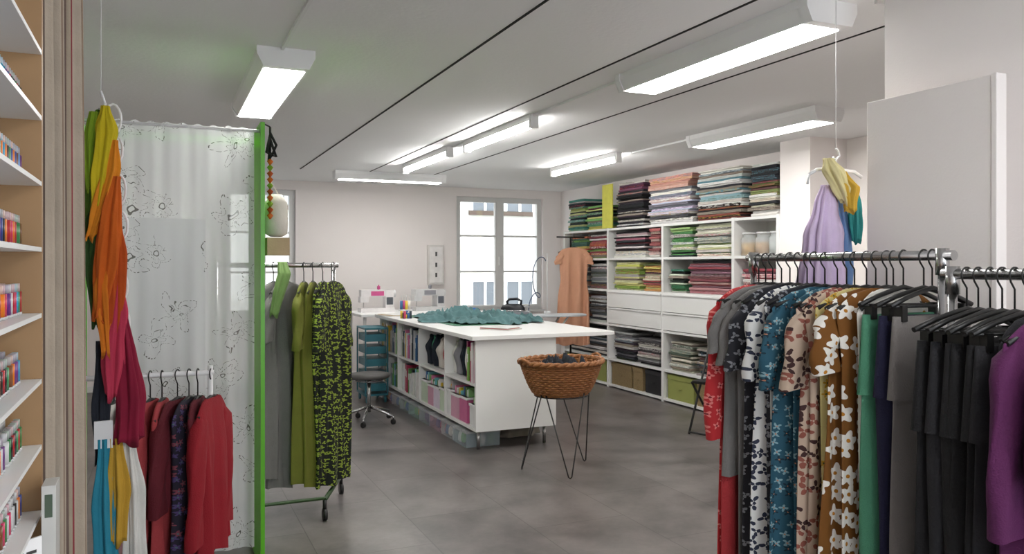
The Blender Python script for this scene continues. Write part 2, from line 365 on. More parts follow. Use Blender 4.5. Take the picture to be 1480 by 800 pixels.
# right rack
def rack(name,x,ya,yb,z,posts,foot=.26):
    e=empty(name,(x,(ya+yb)/2,0)); cy=(ya+yb)/2
    m=MB(); m.tube([(0,ya-cy,z),(0,yb-cy,z)],.016,14); m.build('rail',[M_chrome],parent=e)
    m=MB()
    for y in posts:
        m.tube([(0,y-cy,.1),(0,y-cy,z-.012)],.013,12); m.tube([(0,y-cy,z-.06),(0,y-cy,z+.022)],.02,14)
        m.tube([(-foot,y-cy,.1),(foot,y-cy,.1)],.013,12)
    m.tube([(0,posts[0]-cy,.13),(0,posts[1]-cy,.13)],.012,10)
    m.build('frame',[M_chrome],parent=e)
    m=MB()
    for y in posts:
        for s in (-1,1):
            m.tube([(s*foot-.012,y-cy,.035),(s*foot+.012,y-cy,.035)],.035,16); m.cyl(s*foot,y-cy,.06,.1,.012,10)
    m.build('casters',[M_black],parent=e); return e
rack('clothes_rack',2.2,1.66,2.58,1.53,(1.70,2.55))
rack('clothes_rack',2.12,.55,1.635,1.475,(.62,1.605))
X=2.2; Z=1.53
G=[(2.515,F_coral,1.12,.21,.22,.5,'coral_dress'),(2.47,F_coralp,1.05,.21,.2,0,'coral_dress'),(2.43,F_grey,.72,.22,.22,.16,'grey_t_shirt'),(2.39,F_grey,1.2,.21,.19,.2,'grey_dress'),
(2.345,F_dark,1.0,.21,.22,.22,'leaf_print_dress'),(2.30,F_navyl,1.25,.22,.25,.24,'leaf_print_dress'),(2.26,F_navyl,1.2,.22,.22,0,'leaf_print_dress'),(2.215,F_dark,1.1,.21,.2,0,'leaf_print_dress'),(2.165,F_teal,1.2,.22,.25,.26,'teal_print_dress'),(2.12,F_teal,1.15,.21,.2,0,'teal_print_dress'),
(2.075,F_beige,1.2,.22,.24,.25,'beige_print_dress'),(2.03,F_beige,1.25,.2,.2,0,'beige_print_dress'),(1.99,F_yell,1.1,.21,.2,0,'yellow_print_dress'),(1.95,F_rust,1.28,.21,.27,.18,'flower_print_dress'),(1.91,F_rust,1.28,.20,.22,0,'flower_print_dress'),(1.88,F_white,.9,.17,.14,0,'white_blouse')]
for i,(y,f,L_,sw,hw,sl,nm) in enumerate(G):
    garment(nm,(X+R.uniform(-.01,.01),y,Z+R.uniform(-.004,.0)),R.uniform(-.14,.14),f,L_,sw,hw,sl,fold=.012,th=.02)
for y,f in ((1.84,F_gp),(1.765,F_navy),(1.735,F_lg)):
    trousers('hanging_trousers',(X,y,Z),R.uniform(-.08,.08),f,1.1)
for y,f in ((1.56,F_blk),(1.525,F_blk2),(1.49,F_blk),(1.455,F_blk),(1.42,F_blk),(1.385,F_blk2)):
    trousers('hanging_trousers',(2.12,y,1.475),R.uniform(-.08,.08),f,1.1)
garment('charcoal_top',(2.12,1.34,1.475),0,F_blk2,.9,.17,.17,0,th=.02)
garment('purple_blouse',(2.12,1.30,1.475),0,F_pur,.75,.21,.22,.45,th=.02)
garment('purple_blouse',(2.12,1.2,1.475),0,F_pur,.8,.2,.22,.3,th=.02)
# ------------------------------------------------------------ left green rack
e=empty('clothes_rack',(.62,4.98,0)); z=1.5
m=MB(); m.tube([(-.33,0,z),(.40,0,z)],.015,12); m.tube([(-.33,.05,z+.0),(.40,.05,z+.0)],.010,12)
for x in (-.31,.37): m.tube([(x,0,.12),(x,0,z+.012)],.014,12)
m.build('rail_and_posts',[M_chrome],parent=e)
m=MB()
for x in (-.31,.37): m.tube([(x-.10,-.25,.12),(x+.10,.25,.12)],.013,10)
m.tube([(-.41,-.25,.13),(.27,-.25,.13)],.010,10); m.build('base_frame',[plain('green_steel','#2f4a26',.4)],parent=e)
m=MB()
for x in (-.31,.37):
    for s in (-1,1): m.tube([(x+s*.10-.012,s*.25,.035),(x+s*.10+.012,s*.25,.035)],.035,16); m.cyl(x+s*.10,s*.25,.06,.12,.012,10)
m.build('casters',[M_black],parent=e)
garment('sage_linen_dress',(.63,4.98,1.5),math.radians(62),F_sage,1.15,.19,.20,0,fold=.024)
garment('grey_linen_dress',(.71,4.98,1.5),math.radians(52),F_sage,1.22,.19,.19,.25,fold=.024)
garment('olive_dress',(.81,4.98,1.5),math.radians(70),F_olive,1.2,.18,.19,.3,fold=.026,th=.03)
garment('olive_dress',(.865,4.98,1.5),math.radians(70),F_olive,1.22,.18,.19,0,fold=.026,th=.03)
garment('dark_floral_dress',(.925,4.98,1.5),math.radians(64),F_gfl,1.18,.17,.17,0,fold=.026,th=.03)
garment('green_floral_dress',(.985,4.96,1.5),math.radians(50),F_gfl,1.24,.15,.17,.32,fold=.03,th=.03)
m=MB(); scarf(m,[(0,0,.05),(.01,-.03,-.02),(-.02,-.04,-.12),(-.05,-.04,-.26)],[.022,.036,.03,.025],hx('#6f8a52'),k=5,amp=.16,seed=4); m.build('sage_scarf',[M_cloth],(.66,4.83,1.47))
# ------------------------------------------------------------ green partition with voile
e=empty('changing_booth_frame',(.46,4.06,0))
bx('panel',.452,.472,4.05,4.62,0,2.2,M_green,e); bx('top_rail',-.34,.452,4.60,4.62,2.16,2.2,M_green,e); bx('post',-.37,-.34,4.05,4.08,0,2.2,M_green,e); bx('rear_post',-.37,-.34,4.59,4.62,0,2.2,M_green,e); bx('side_rail',-.37,-.34,4.08,4.59,2.16,2.2,M_green,e)
m=MB(); m.tube([(-.80,.03,2.16),(-.008,.03,2.16)],.008,8); m.build('curtain_rod',[M_whitem],parent=e)
def curtain(name,p0,p1,z0,z1,nf,amp,mats,cols=None,nx=200,nz=30,seed=0,top=0,spread=0):
    r=random.Random(seed); m=MB(); a=Vector(p0); b=Vector(p1); d=(b-a); nn=Vector((-d.y,d.x)).normalized(); rows=[]; ph=[r.uniform(0,6) for _ in range(4)]
    for i in range(nz+1):
        t=i/nz; z=z1+(z0-z1)*t; row=[]
        for j in range(nx+1):
            s=j/nx; w=amp*(.5+.5*min(1,t*3))*(math.sin(s*nf*6.283+ph[0]+.9*math.sin(s*9+ph[1])+.5*t*math.sin(s*5+ph[3]))+.35*math.sin(s*nf*2.3*6.283+ph[2]+t))
            c=a+d*(s+spread*t*(s-.0))+nn*w; row.append((c.x-a.x,c.y-a.y,z+(top*math.sin(s*nf*6.283*2) if i==0 else 0)))
        rows.append(row)
    m.loft(rows,0,closed=False,cols=cols); return m.build(name,mats,(a.x,a.y,0))
curtain('lace_curtain',(-.19,4.09),(.425,4.09),.12,2.17,4.5,.011,[M_lace],seed=3,top=.006)
curtain('lace_curtain',(-.19,4.055),(.20,4.055),.5,1.72,2.5,.005,[M_lace2],seed=5)
st=[('#a89b8b',11),('#6a5850',4),('#9a8c7a',6),('#862c38',3),('#a89b8b',8),('#84705f',6),('#a89b8b',4),('#54463e',3)]
sl=[]; 
for c,k in st: sl+=[hx(c)]*k
curtain('striped_curtain',(-.243,1.80),(-.150,1.98),0.02,2.58,4,.013,[M_cloth],cols=lambda i,j: sl[j%len(sl)],nx=150,seed=9,spread=.12)
m=MB(); m.tube([(-.25,1.72,2.585),(-.145,2.05,2.585)],.01,8); m.build('curtain_track',[M_whitem])
# things hanging from green panel
m=MB(); 
m.tube([(0,0,.16),(.0,0,.0)],.006,6,0,hx('#111111'))
for k in range(5): m.tube([(0,0,.13-.01*k),(.03*math.cos(k*2),.02*math.sin(k*2),.07-.02*k),(.01,0,.02)],.007,6,0,hx('#181818'))
for k in range(10):
    m.lathe(0,0,[(.004,-.03*k),(.016,-.03*k-.012),(.004,-.03*k-.03)],10,0,hx(['#c8641e','#7a9a2a','#a84a1a'][k%3]))
m.tube([(-.0,0,.16),(-.035,0,.175)],.004,6,0,hx('#111111'))
m.build('braided_cord_tassel',[M_cloth],(.505,4.12,2.03))
m=MB(); m.lathe(0,0,[(.03,.14),(.055,.10),(.06,.0),(.055,-.06),(.03,-.075)],20,0,hx('#ddd8cc')); m.box(-.05,.06,-.05,.05,-.17,-.08,0,hx('#c4ab8a'))
m.tube([(-.045,0,.10),(-.02,0,.2),(.01,0,.14)],.004,6,0,hx('#ddd8cc')); m.build('hanging_pouch',[M_cloth],(.545,4.2,1.72))
# ------------------------------------------------------------ low rail with red garments
e=empty('low_clothes_rail',(0,3.65,0))
m=MB(); m.tube([(-.42,0,1.04),(.215,0,1.04)],.011,12); 
for x in (-.41,.20): m.tube([(x,0,0.02),(x,0,1.07)],.011,12); m.tube([(x,-.2,.02),(x,.2,.02)],.011,10)
m.build('frame',[M_whitem],parent=e)
low=[(-.17,F_white,.7,80,0,'white_top'),(-.12,F_pk,.62,75,.25,'rose_top'),(-.08,F_pk,.7,78,0,'rose_top'),(-.035,F_salm,.56,72,.35,'salmon_top'),(.01,F_salm,.64,78,0,'salmon_top'),(.07,F_dred,.42,62,.35,'wine_jacket'),(.115,F_dfl,.72,66,.0,'dark_floral_top'),(.15,F_dred,.5,74,.0,'wine_jacket'),(.205,F_red,.66,66,.5,'red_jacket')]
for x,f,L_,a,s,nm in low: garment(nm,(x,3.65,1.04),math.radians(a),f,L_,.15,.16,s,fold=.018,th=.034)
# ------------------------------------------------------------ scarves on chain, left
m=MB(); m.tube([(0,0,.55),(0,0,.0)],.0015,5,1); m.tube([(0,0,.02),(.006,0,.0),(.012,0,-.02),(.004,0,-.045),(-.008,0,-.035)],.004,8,1)
for (x,z) in ((.035,-.07),(.04,-.17),(.05,-.30),(.055,-.42),(.055,-.62),(.06,-.74)):
    m.tube([(x+.024*math.cos(a*math.pi/8),-.0,z+.05*math.sin(a*math.pi/8)) for a in range(16)],.004,8,1,closed=True)
def S(pts,ws,c,s,**k): scarf(m,[(x,y,z) for x,y,z in pts],[w*1.12 for w in ws],hx(c),0,seed=s,k=5,amp=.24,**k)
S([(.0,.01,-.04),(-.022,.02,-.15),(-.03,.02,-.26),(-.035,.02,-.38)],[.012,.024,.02,.010],'#4a6e1c',1)
S([(.014,-.02,-.03),(.015,-.02,-.12),(.0,-.02,-.24),(-.012,-.02,-.36)],[.010,.026,.022,.014],'#cdb818',2)
S([(-.02,-.01,-.05),(-.03,-.01,-.16),(-.03,-.01,-.30)],[.01,.016,.010],'#7c9a1c',15)
S([(.04,-.02,-.14),(.03,-.02,-.24),(-.0,-.02,-.36),(-.03,-.02,-.46)],[.008,.022,.022,.012],'#e08a1c',3)
S([(-.035,.03,-.3),(-.03,.03,-.5),(-.01,.03,-.75)],[.016,.02,.014],'#3a5e2c',13)
S([(.045,-.03,-.26),(.03,-.03,-.38),(.02,-.03,-.55),(-.0,-.03,-.72)],[.010,.026,.03,.018],'#c85c10',4)
S([(.05,-.02,-.40),(.045,-.02,-.52),(.04,-.02,-.70),(.03,-.01,-.86)],[.010,.024,.026,.014],'#b84a0c',5)
S([(.02,-.03,-.5),(.005,-.03,-.62),(.02,-.03,-.84)],[.010,.022,.014],'#d87818',14)
S([(.055,-.02,-.60),(.05,-.02,-.72),(.04,-.02,-.84),(.035,-.02,-.98)],[.010,.022,.028,.016],'#bc3450',6)
S([(.062,-.01,-.70),(.075,-.01,-.84),(.085,-.01,-1.0),(.082,-.01,-1.13)],[.010,.024,.034,.034],'#850c30',7)
S([(.01,.02,-.8),(.0,.02,-1.0),(-.0,.02,-1.2)],[.02,.02,.015],'#20242e',8)
S([(.01,0,-1.12),(.01,0,-1.35),(.02,0,-1.62)],[.014,.026,.032],'#2b88a0',9)
S([(.045,0,-1.12),(.055,0,-1.3),(.05,0,-1.46)],[.015,.026,.02],'#c29832',10)
S([(.08,.01,-1.12),(.095,.01,-1.3),(.1,.01,-1.6)],[.015,.026,.03],'#d8d6d0',11)
m.box(-.02,.035,-.005,.005,-1.15,-1.06,1)
m.build('scarf_hanger_chain',[M_cloth,M_whitem],(-.175,2.93,2.05))
# ------------------------------------------------------------ scarves on hanger, right
m=MB(); m.tube([(0,0,.63),(0,0,.0)],.0015,5,1)
m.tube([(0,0,.0),(.014,0,-.01),(.018,0,-.03),(.0,0,-.045),(-.015,0,-.035)],.004,8,1); m.tube([(0,0,-.04),(0,0,-.09)],.004,6,1)
m.tube([(-.14,0,-.11),(-.1,0,-.09),(0,0,-.085),(.1,0,-.09),(.14,0,-.11)],.007,8,1); m.tube([(-.14,0,-.11),(-.15,0,-.15)],.005,6,1)
scarf(m,[(-.05,0,-.15),(-.07,-.01,-.24),(-.08,-.01,-.36),(-.085,-.01,-.56)],[.022,.05,.07,.10],hx('#dac6e4'),k=11,seed=21)
scarf(m,[(.04,.02,-.2),(.06,.02,-.35),(.06,.02,-.56)],[.02,.032,.036],hx('#6a8cbc'),k=6,seed=22)
scarf(m,[(.085,-.0,-.14),(.095,-.01,-.25),(.10,-.01,-.37)],[.015,.03,.022],hx('#2f9090'),k=6,seed=23)
scarf(m,[(-.085,-.04,-.05),(-.07,-.05,-.10),(-.03,-.05,-.16),(.0,-.05,-.22)],[.02,.036,.036,.022],hx('#e2d6a0'),k=5,seed=24,flat=.8)
scarf(m,[(-.02,-.04,-.10),(.01,-.06,-.16),(.01,-.06,-.25)],[.022,.034,.022],hx('#cda63c'),k=5,seed=25,flat=.8)
m.build('scarf_hanger',[M_cloth,M_whitem],(2.49,2.40,1.97))
# ------------------------------------------------------------ white sliding board
e=empty('sliding_door_panel',(2.55,2.0,0)); bx('board',2.51,2.55,1.76,2.265,0.01,2.13,M_wall,e,.003); bx('edge_profile',2.505,2.555,1.738,1.758,.01,2.132,M_wall,e,.003); bx('backing',2.551,2.598,1.78,2.24,.02,2.10,M_wall,e)
# ------------------------------------------------------------ thread shelf
e=empty('thread_shelf',(-.23,1.3,0))
bx('end_panel',-.268,-.196,1.672,1.69,0,2.35,M_wood,e); bx('back',-.28,-.268,.7,1.69,.9,2.35,M_white,e); bx('top',-.268,-.196,.7,1.672,2.33,2.35,M_wood,e)
bx('cabinet',-.268,-.15,.7,1.672,0,.93,M_wood,e)
zs=[.935+.1195*k for k in range(11)]
for k,z_ in enumerate(zs): bx('shelf_%d'%k,-.268,-.196,.7,1.672,z_-.008,z_,M_white,e)
cols=['#1f3a8a','#b01e28','#1f7a3a','#c8c8c8','#6a2a7a','#1a9ac0','#202020','#e07a1a','#c8285a','#6aa0d8','#3a8a5a','#7a4a2a']
m=MB()
for k,z_ in enumerate(zs[:-1]):
    if k==0: continue
    for row in (0,1):
        y=.95
        while y<1.64:
            if R.random()<.9:
                c=hx(R.choice(cols)); x=-.252+.022*row; h=.055
                m.cyl(x,y,z_+.0005,z_+.005,.0085,10,0,(.6,.6,.6)); m.cyl(x,y,z_+.005,z_+h-.014,.0078,10,0,c); m.cyl(x,y,z_+h-.014,z_+h,.005,10,0,tuple(.35+.3*q for q in c))
            y+=.0185
m.build('thread_spools',[M_plas])
m=MB(); m.box(-.04,.04,0,.004,0,.10,0,(.85,.85,.85)); 
for k,(a,b) in enumerate(((-.03,-.01),(-.005,.008),(.013,.03))): m.box(a,b,-.001,0,.075,.08,0,(.05,.05,.05)); m.box(a+.004,b-.003,-.001,0,.055,.059,0,(.05,.05,.05))
m.build('price_card',[M_plas],(-.215,1.55,.936),math.radians(40))
m=MB(); m.box(-.011,.011,-.03,.03,0,.185,0,hx('#c8c8c4')); m.box(-.006,.006,-.031,-.03,.13,.17,0,hx('#4a5a4a')); m.build('brochure_box',[M_plas],(-.176,1.62,.932),0,bevel=.002)
# ------------------------------------------------------------ right shelving
XF=5.07; XB=5.47; YB=[9.68,8.52,7.35,6.17,5.56]; ZR=[.03,.345,.77,1.19,1.575,1.94]
e=empty('fabric_shelving',(5.27,7.6,0)); t=.02
for i,y in enumerate(YB): bx('upright_%d'%i,XF,XB,y-t,y+t,0,1.96,M_white,e)
bx('back',XB-.008,XB,5.58,9.66,.03,1.95,M_white,e)
for i in range(4):
    for j,z_ in enumerate(ZR): bx('board_%d_%d'%(i,j),XF+.002,XB-.008,YB[i+1]+t,YB[i]-t,z_-.012,z_+.014,M_white,e)
for i in (1,2,3):
    for j in range(2):
        za=.79+j*.20; m=MB(); ya,yb=YB[i+1]+t+.004,YB[i]-t-.004
        m.box(XF-.004,XF+.014,ya,yb,za,za+.193); m.box(XF-.016,XF-.004,ya,yb,za+.175,za+.193); m.box(XF+.014,XB-.02,ya+.01,yb-.01,za+.01,za+.15)
        m.build('drawer',[M_white],(-5.27,-7.6,0),0,e,.002)
def stack(y0,y1,z0,z1,pal,seed,tmin=.014,tmax=.032,depth=.34,nm='folded_fabric_stack'):
    r=random.Random(seed); m=MB(); z_=z0; NS=22
    while z_<z1:
        th=r.uniform(tmin,tmax); c=hx(r.choice(pal) if r.random()>.14 else r.choice(['#e6e2da','#2a2c33','#9a8a7a','#c8c4bc'])); v=r.uniform(.75,1.2); c=tuple(min(.9,q*v*r.uniform(.94,1.06)) for q in c); g=sum(c)/3; c=tuple(q*.72+g*.28 for q in c)
        pat=r.random()<.38; c2=hx(r.choice(['#e6e2da','#2a2c33','#c8a040','#b04050','#5a8a9a','#f0ece4','#6a7a4a'])); c2=tuple(a*.5+b*.5 for a,b in zip(c,c2))
        jx=r.uniform(-.0,.04); a=y0+r.uniform(0,.05); b=y1-r.uniform(0,.05)
        nl=r.choice((1,2,2,3)) if th>.022 else r.choice((1,2)); hh=th/nl
        for q in range(nl):
            zc=z_+hh*(q+.5); xf=XF+.02+jx+r.uniform(0,.006); rings=[]; w1=r.uniform(0,6)
            ys=[a,a+.008]+[a+(b-a)*k/(NS-2) for k in range(1,NS-2)]+[b-.008,b]
            for s,yy in enumerate(ys):
                sh=.6 if s in (0,len(ys)-1) else 1; off=.002*math.sin(yy*14+w1); ring=[]
                for k in range(6):
                    an=math.pi/2+math.pi*k/5; ring.append((xf+hh*.5+math.cos(an)*hh*.5*sh,yy,zc+off+math.sin(an)*hh*.5*sh))
                ring+= [(XF+depth,yy,zc-hh*.5*sh),(XF+depth,yy,zc+hh*.5*sh)]
                rings.append(ring)
            cf=(lambda i,j: c2 if r.random()<.42 else c) if pat else None
            m.loft(rings,0,c,(True,True),cols=cf)
        z_+=th
    m.build(nm,[M_cloth])
dk=['#16161a','#22252e','#2e2a35','#0f1012','#40444c','#3a2a3a']
gr=['#7f8288','#a5a7a8','#4b4f58','#c9c9c5','#2a2c33','#9aa0a8','#6a5a52']
wt=['#e6e2da','#d8d2c4','#ecebe8','#c8c4bc','#b8c4cc','#efe9dc']
T=1.956
sk=[# y0,y1,z0,z1,palette
(8.66,9.14,T,2.24,['#4a9a6a','#d8d23a','#1d7a7a','#1c2430','#7ac05a','#e0e070']),(9.16,9.64,T,2.36,['#2f9a8a','#8cc63a','#20303a','#d9dc80','#54b0a0']),
(7.78,8.40,T,2.38,dk),(7.78,8.38,2.385,2.49,['#5a2a4a','#1a1a20','#7a3a5a']),
(6.88,7.70,T,2.06,['#4a4a50','#e6e2da','#9aa8d0','#c8b8d8']),(6.88,7.70,2.06,2.34,['#cfc3dc','#e6e2da','#f0e6e0','#b8c4dc','#e8c8c0','#8a8a98']),(6.88,7.70,2.34,2.46,['#e0a088','#d98a78']),
(6.08,6.80,T,2.08,['#b04a2a','#2a1a1c','#c8bca8','#8a3a2a']),(6.08,6.80,2.08,2.34,['#e6e6e4','#8fc0c8','#5fa8b8','#d8dcd8','#e8e4dc']),(6.08,6.80,2.34,2.45,wt),
(5.60,6.00,T,2.14,['#c8bfa8','#e6e2da','#b8a890','#9a7a6a']),(5.60,6.00,2.14,2.28,['#6a6a2a','#8a9a4a','#7a4a4a']),(5.60,6.00,2.28,2.44,dk),
(8.6,9.05,1.59,1.88,['#c83a2a','#e08a2a','#7aa03a','#a82a4a']),(9.1,9.6,1.59,1.86,['#e04a3a','#8ac04a','#d86a2a','#e0c03a','#3a6a5a']),
(7.72,8.44,1.59,1.88,['#e6e2da','#c86a8a','#d8b0b8','#8a2a3a','#2a2228','#e8dcd0','#c9a0a8']),(7.42,7.68,1.59,1.90,['#d8b0a0','#c05a5a','#e6e2da','#9a4a4a']),
(6.86,7.28,1.59,1.88,['#1a2420','#4a9a4a','#9ac06a','#2a3a3a','#d8dcc8']),(6.24,6.82,1.59,1.90,['#e6e2c8','#b8c07a','#d0d4b0','#8a9a5a','#e8e4d4']),
(8.6,9.05,1.206,1.50,gr),(9.1,9.6,1.206,1.52,['#c89a7a','#e0d8c8','#8a8a90','#4a5a6a']),
(7.86,8.44,1.206,1.53,['#c8d02a','#e6e87a','#9ab81a','#f0eeb0','#8ab82a','#e8e8c0']),(7.42,7.80,1.206,1.50,['#d8c83a','#6a7a3a','#c8882a','#a8403a','#e8e0c0']),
(6.98,7.28,1.206,1.44,['#2a7a4a','#1a2420','#5aa06a','#c8dcb8']),(6.24,6.94,1.206,1.53,['#b8485a','#c88088','#963a48','#d8a8a4','#8a5a6a','#a86060','#8a4848']),
(5.62,6.10,1.206,1.45,['#8a2a3a','#c8707a','#5a2a3a']),
(8.6,9.05,.785,1.08,gr),(9.1,9.6,.785,1.1,['#c87a6a','#e0d8c8','#8a8a90','#c8a89a']),(8.6,9.6,.36,.66,gr),
(7.98,8.44,.36,.68,gr+dk),(7.42,7.92,.36,.66,['#8a8a8c','#c8b8b0','#5a5658','#3a3436','#b0a8a4']),
(6.86,7.28,.36,.66,['#c8bfa8','#8a7a6a','#5a6a5a','#a8a090']),(6.24,6.80,.36,.64,['#5a4a4a','#8a7a78','#4a5a6a','#9a9088','#2a2c33','#7a6a5a']),(5.62,6.12,.36,.66,gr)]
for i,s in enumerate(sk): stack(*s,seed=100+i)
# yellow board & jars
m=MB(); m.box(-.008,.008,-.12,.12,0,.54,0,hx('#d8d560')); m.build('yellow_foam_board',[M_cloth],(5.075,8.53,1.958),0,bevel=.003)
def jar(x,y,z_,c,h=.16,r=.07):
    m=MB(); m.lathe(0,0,[(r,0),(r,h*.8),(r*.8,h*.88),(r*.8,h)],20,1,(.8,.85,.85)); m.lathe(0,0,[(r*.92,.004),(r*.92,h*.62)],18,0,hx(c)); m.lathe(0,0,[(r*.84,h),(r*.84,h+.02)],20,0,hx('#c8c8c8')); m.build('glass_jar',[M_plas,M_clear],(x,y,z_))
jar(5.17,6.04,1.591,'#c8951a',.2,.085); jar(5.17,5.85,1.591,'#b8801a',.2,.08); jar(5.17,5.68,1.591,'#b0b4b0',.2)
# storage boxes bottom row
def sbox(y0,y1,mat,nm):
    m=MB(); z0=.046; w=(y1-y0)/2; 
    m.box(0,.34,-w,w,0,.235); m.box(-.006,.346,-w-.004,w+.004,.215,.262); m.tube([(-.008,-.03,.13),(-.012,0,.12),(-.008,.03,.13)],.005,6)
    m.build(nm,[mat],(XF+.025,(y0+y1)/2,z0),0,bevel=.004)
M_lg=plain('pistachio_card','#8f9450',.7,0,.05); M_bk=plain('black_card','#1c1c1f',.6)
sbox(9.12,9.62,M_lg,'storage_box');sbox(8.6,9.05,M_lg,'storage_box'); sbox(8.02,8.46,M_wickb,'wicker_storage_box'); sbox(7.78,7.98,M_wickb,'wicker_storage_box') ; sbox(7.40,7.72,M_bk,'storage_box')
sbox(6.82,7.28,M_lg,'storage_box'); sbox(6.42,6.76,M_wickb,'wicker_storage_box'); sbox(6.21,6.38,M_bk,'storage_box'); sbox(5.62,6.1,M_bk,'storage_box')
# ------------------------------------------------------------ peach dress on hanger at shelf
m=MB(); hanger(m,.2); body(m,1.24,.19,.22,77,1,.028,th=.05,waist=.12); sleeve(m,-1,.18,.12,5); sleeve(m,1,.18,.12,6)
m.tube([(0,0,.02),(.0,.0,.075)],.004,6,0)
m.build('peach_dress',[M_black,F_peach],(4.84,8.97,1.83),math.radians(-25))
m=MB(); m.tube([(0,0,0),(0,0,1.86)],.012,10); m.tube([(-.2,0,1.86),(.2,0,1.86)],.01,8); 
for k in range(3): m.tube([(0,0,.12),(.22*math.cos(k*2.09+.5),.22*math.sin(k*2.09+.5),.01)],.01,8)
m.build('garment_stand',[M_black],(4.84,9.06,0))
# ------------------------------------------------------------ cutting table
e=empty('cutting_table',(2.9,7.45,0)); x0,x1,y0,y1=2.32,3.04,5.95,9.0
bx('tabletop',2.27,3.58,5.90,9.02,.90,.935,M_white,e,.004)
bx('end_panel',x0,x1,y0,y0+.03,.16,.90,M_white,e); bx('rear_end_panel',x0,x1,y1-.03,y1,.16,.90,M_white,e); bx('bottom_board',x0,x1,y0+.03,y1-.03,.16,.185,M_white,e)
bx('spine',2.70,2.72,y0+.03,y1-.03,.185,.90,M_white,e); bx('mid_shelf',x0+.005,2.70,y0+.03,y1-.03,.52,.54,M_white,e)
bx('mid_shelf_right',2.72,x1,y0+.03,y1-.03,.52,.54,M_white,e)
dv=[6.72,7.48,8.24]
for y in dv: bx('divider',x0,2.70,y-.01,y+.01,.185,.90,M_white,e)
m=MB()
for y in (6.05,7.0,8.0,8.9):
    for x in (2.38,2.98): m.cyl(x,y,0,.16,.014,12)
m.build('feet',[M_chrome],(-2.9,-7.45,0),0,e)
rr=random.Random(5)
def fill(y0,y1,z0,hmax,kind,seed,pal=None):
    r=random.Random(seed); m=MB(); y=y0
    pal=pal or ['#e6e6e4','#d8d8d4','#5a8a4a','#b83a5a','#e0c040','#3a6a9a','#e8e4dc','#8ab87a','#c8c8c8','#303840','#7ac0c8','#d87aa0']
    if kind=='books':
        while y<y1-.015:
            w=r.uniform(.012,.045); h=r.uniform(hmax*.65,hmax); c=hx(r.choice(pal)); dx=r.uniform(0,.04)
            m.box(2.332+dx,2.62,y,min(y+w-.002,y1),z0+.001,z0+h,0,c); m.box(2.3305+dx,2.332+dx,y+w*.25,min(y+w*.75,y1),z0+h*.55,z0+h*.8,0,(.8,.8,.78)); y+=w
        m.build('books_and_binders',[M_plas])
    elif kind=='cloth':
        while y<y1-.06:
            w=r.uniform(.07,.15); w=min(w,y1-y); c=hx(r.choice(['#16202c','#e0e0dc','#24405a','#1a1a20','#b83a3a','#3a8a6a','#1c2430','#8a8a90','#2c4a5a','#d8d4cc']))
            scarf(m,[(2.44,y+w/2,z0+.012),(2.43,y+w/2,z0+hmax*.5),(2.44,y+w/2,z0+hmax*r.uniform(.8,.98))],[w*.46,w*.58,w*.36],c,k=5,amp=.12,flat=1,seed=r.random()*99,n=24); y+=w
        m.build('fabric_remnants',[M_cloth])
    else:
        while y<y1-.1:
            w=r.uniform(.14,.22); w=min(w,y1-y); h=r.uniform(hmax*.55,hmax*.8); c=hx(r.choice(['#e0dfe4','#cfe0c8','#e8e8e8','#d8a0b8','#a8c8d8','#e4d8e8','#d06a9a']))
            m.box(2.335,2.64,y+.004,y+w-.004,z0+.001,z0+h,0,c); m.box(2.328,2.65,y,y+w-.001,z0+h-.02,z0+h,0,(.85,.85,.85))
            for q in range(5):
                yy=y+.02+(w-.05)*q/5; m.box(2.36,2.6,yy,yy+.02,z0+h,z0+h+r.uniform(.02,.08),0,hx(r.choice(pal)))
            y+=w
        m.build('storage_bins',[M_plas],bevel=.002)
cells=[(5.99,6.70),(6.74,7.46),(7.50,8.22),(8.26,8.96)]
kinds=[('cloth','bins'),('cloth','bins'),('books','books'),('books','books')]
for i,((a,b),(u,d)) in enumerate(zip(cells,kinds)):
    if i==0:
        fill(a,a+.26,.54,.33,'books',30,['#c02a78','#d8d23a','#b83a5a','#e6e6e4','#a82068','#7ab050']); fill(a+.28,b,.54,.34,u,31); fill(a,a+.2,.185,.3,'bins',32); fill(a+.2,b,.185,.3,'bins',33)
    else: fill(a,b,.54,.335,u,40+i); fill(a,b,.185,.31,d,50+i)
m=MB(); y=6.12; k=0
while y<8.9:
    c=hx(['#c8d8e0','#d8dce0','#d8b8c8','#c8d0d8','#b8d8d0'][k%5]); m.box(2.30,2.60,y,y+.30,.001,.115,1,c); m.box(2.295,2.605,y-.004,y+.304,.115,.130,1,(.85,.87,.88))
    for q in range(16): 
        cx,cy=rr.uniform(2.33,2.56),rr.uniform(y+.04,y+.26); m.lathe(cx,cy,[(.01,.008),(.026,.03),(.024,.07),(.01,.10)],8,0,hx(rr.choice(['#b83a5a','#e6e2da','#3a6a9a','#8ab87a','#5a3a6a','#d8a040','#202838'])))
    y+=.33; k+=1
m.build('plastic_storage_boxes',[M_cloth,M_clear],bevel=0)
m=MB(); scarf(m,[(0,0,.01),(.02,0,.09),(0,0,.145)],[.2,.22,.14],hx('#7a7468'),k=6,amp=.12,flat=.5,seed=3); m.build('fabric_bag',[M_cloth],(2.86,6.4,0))
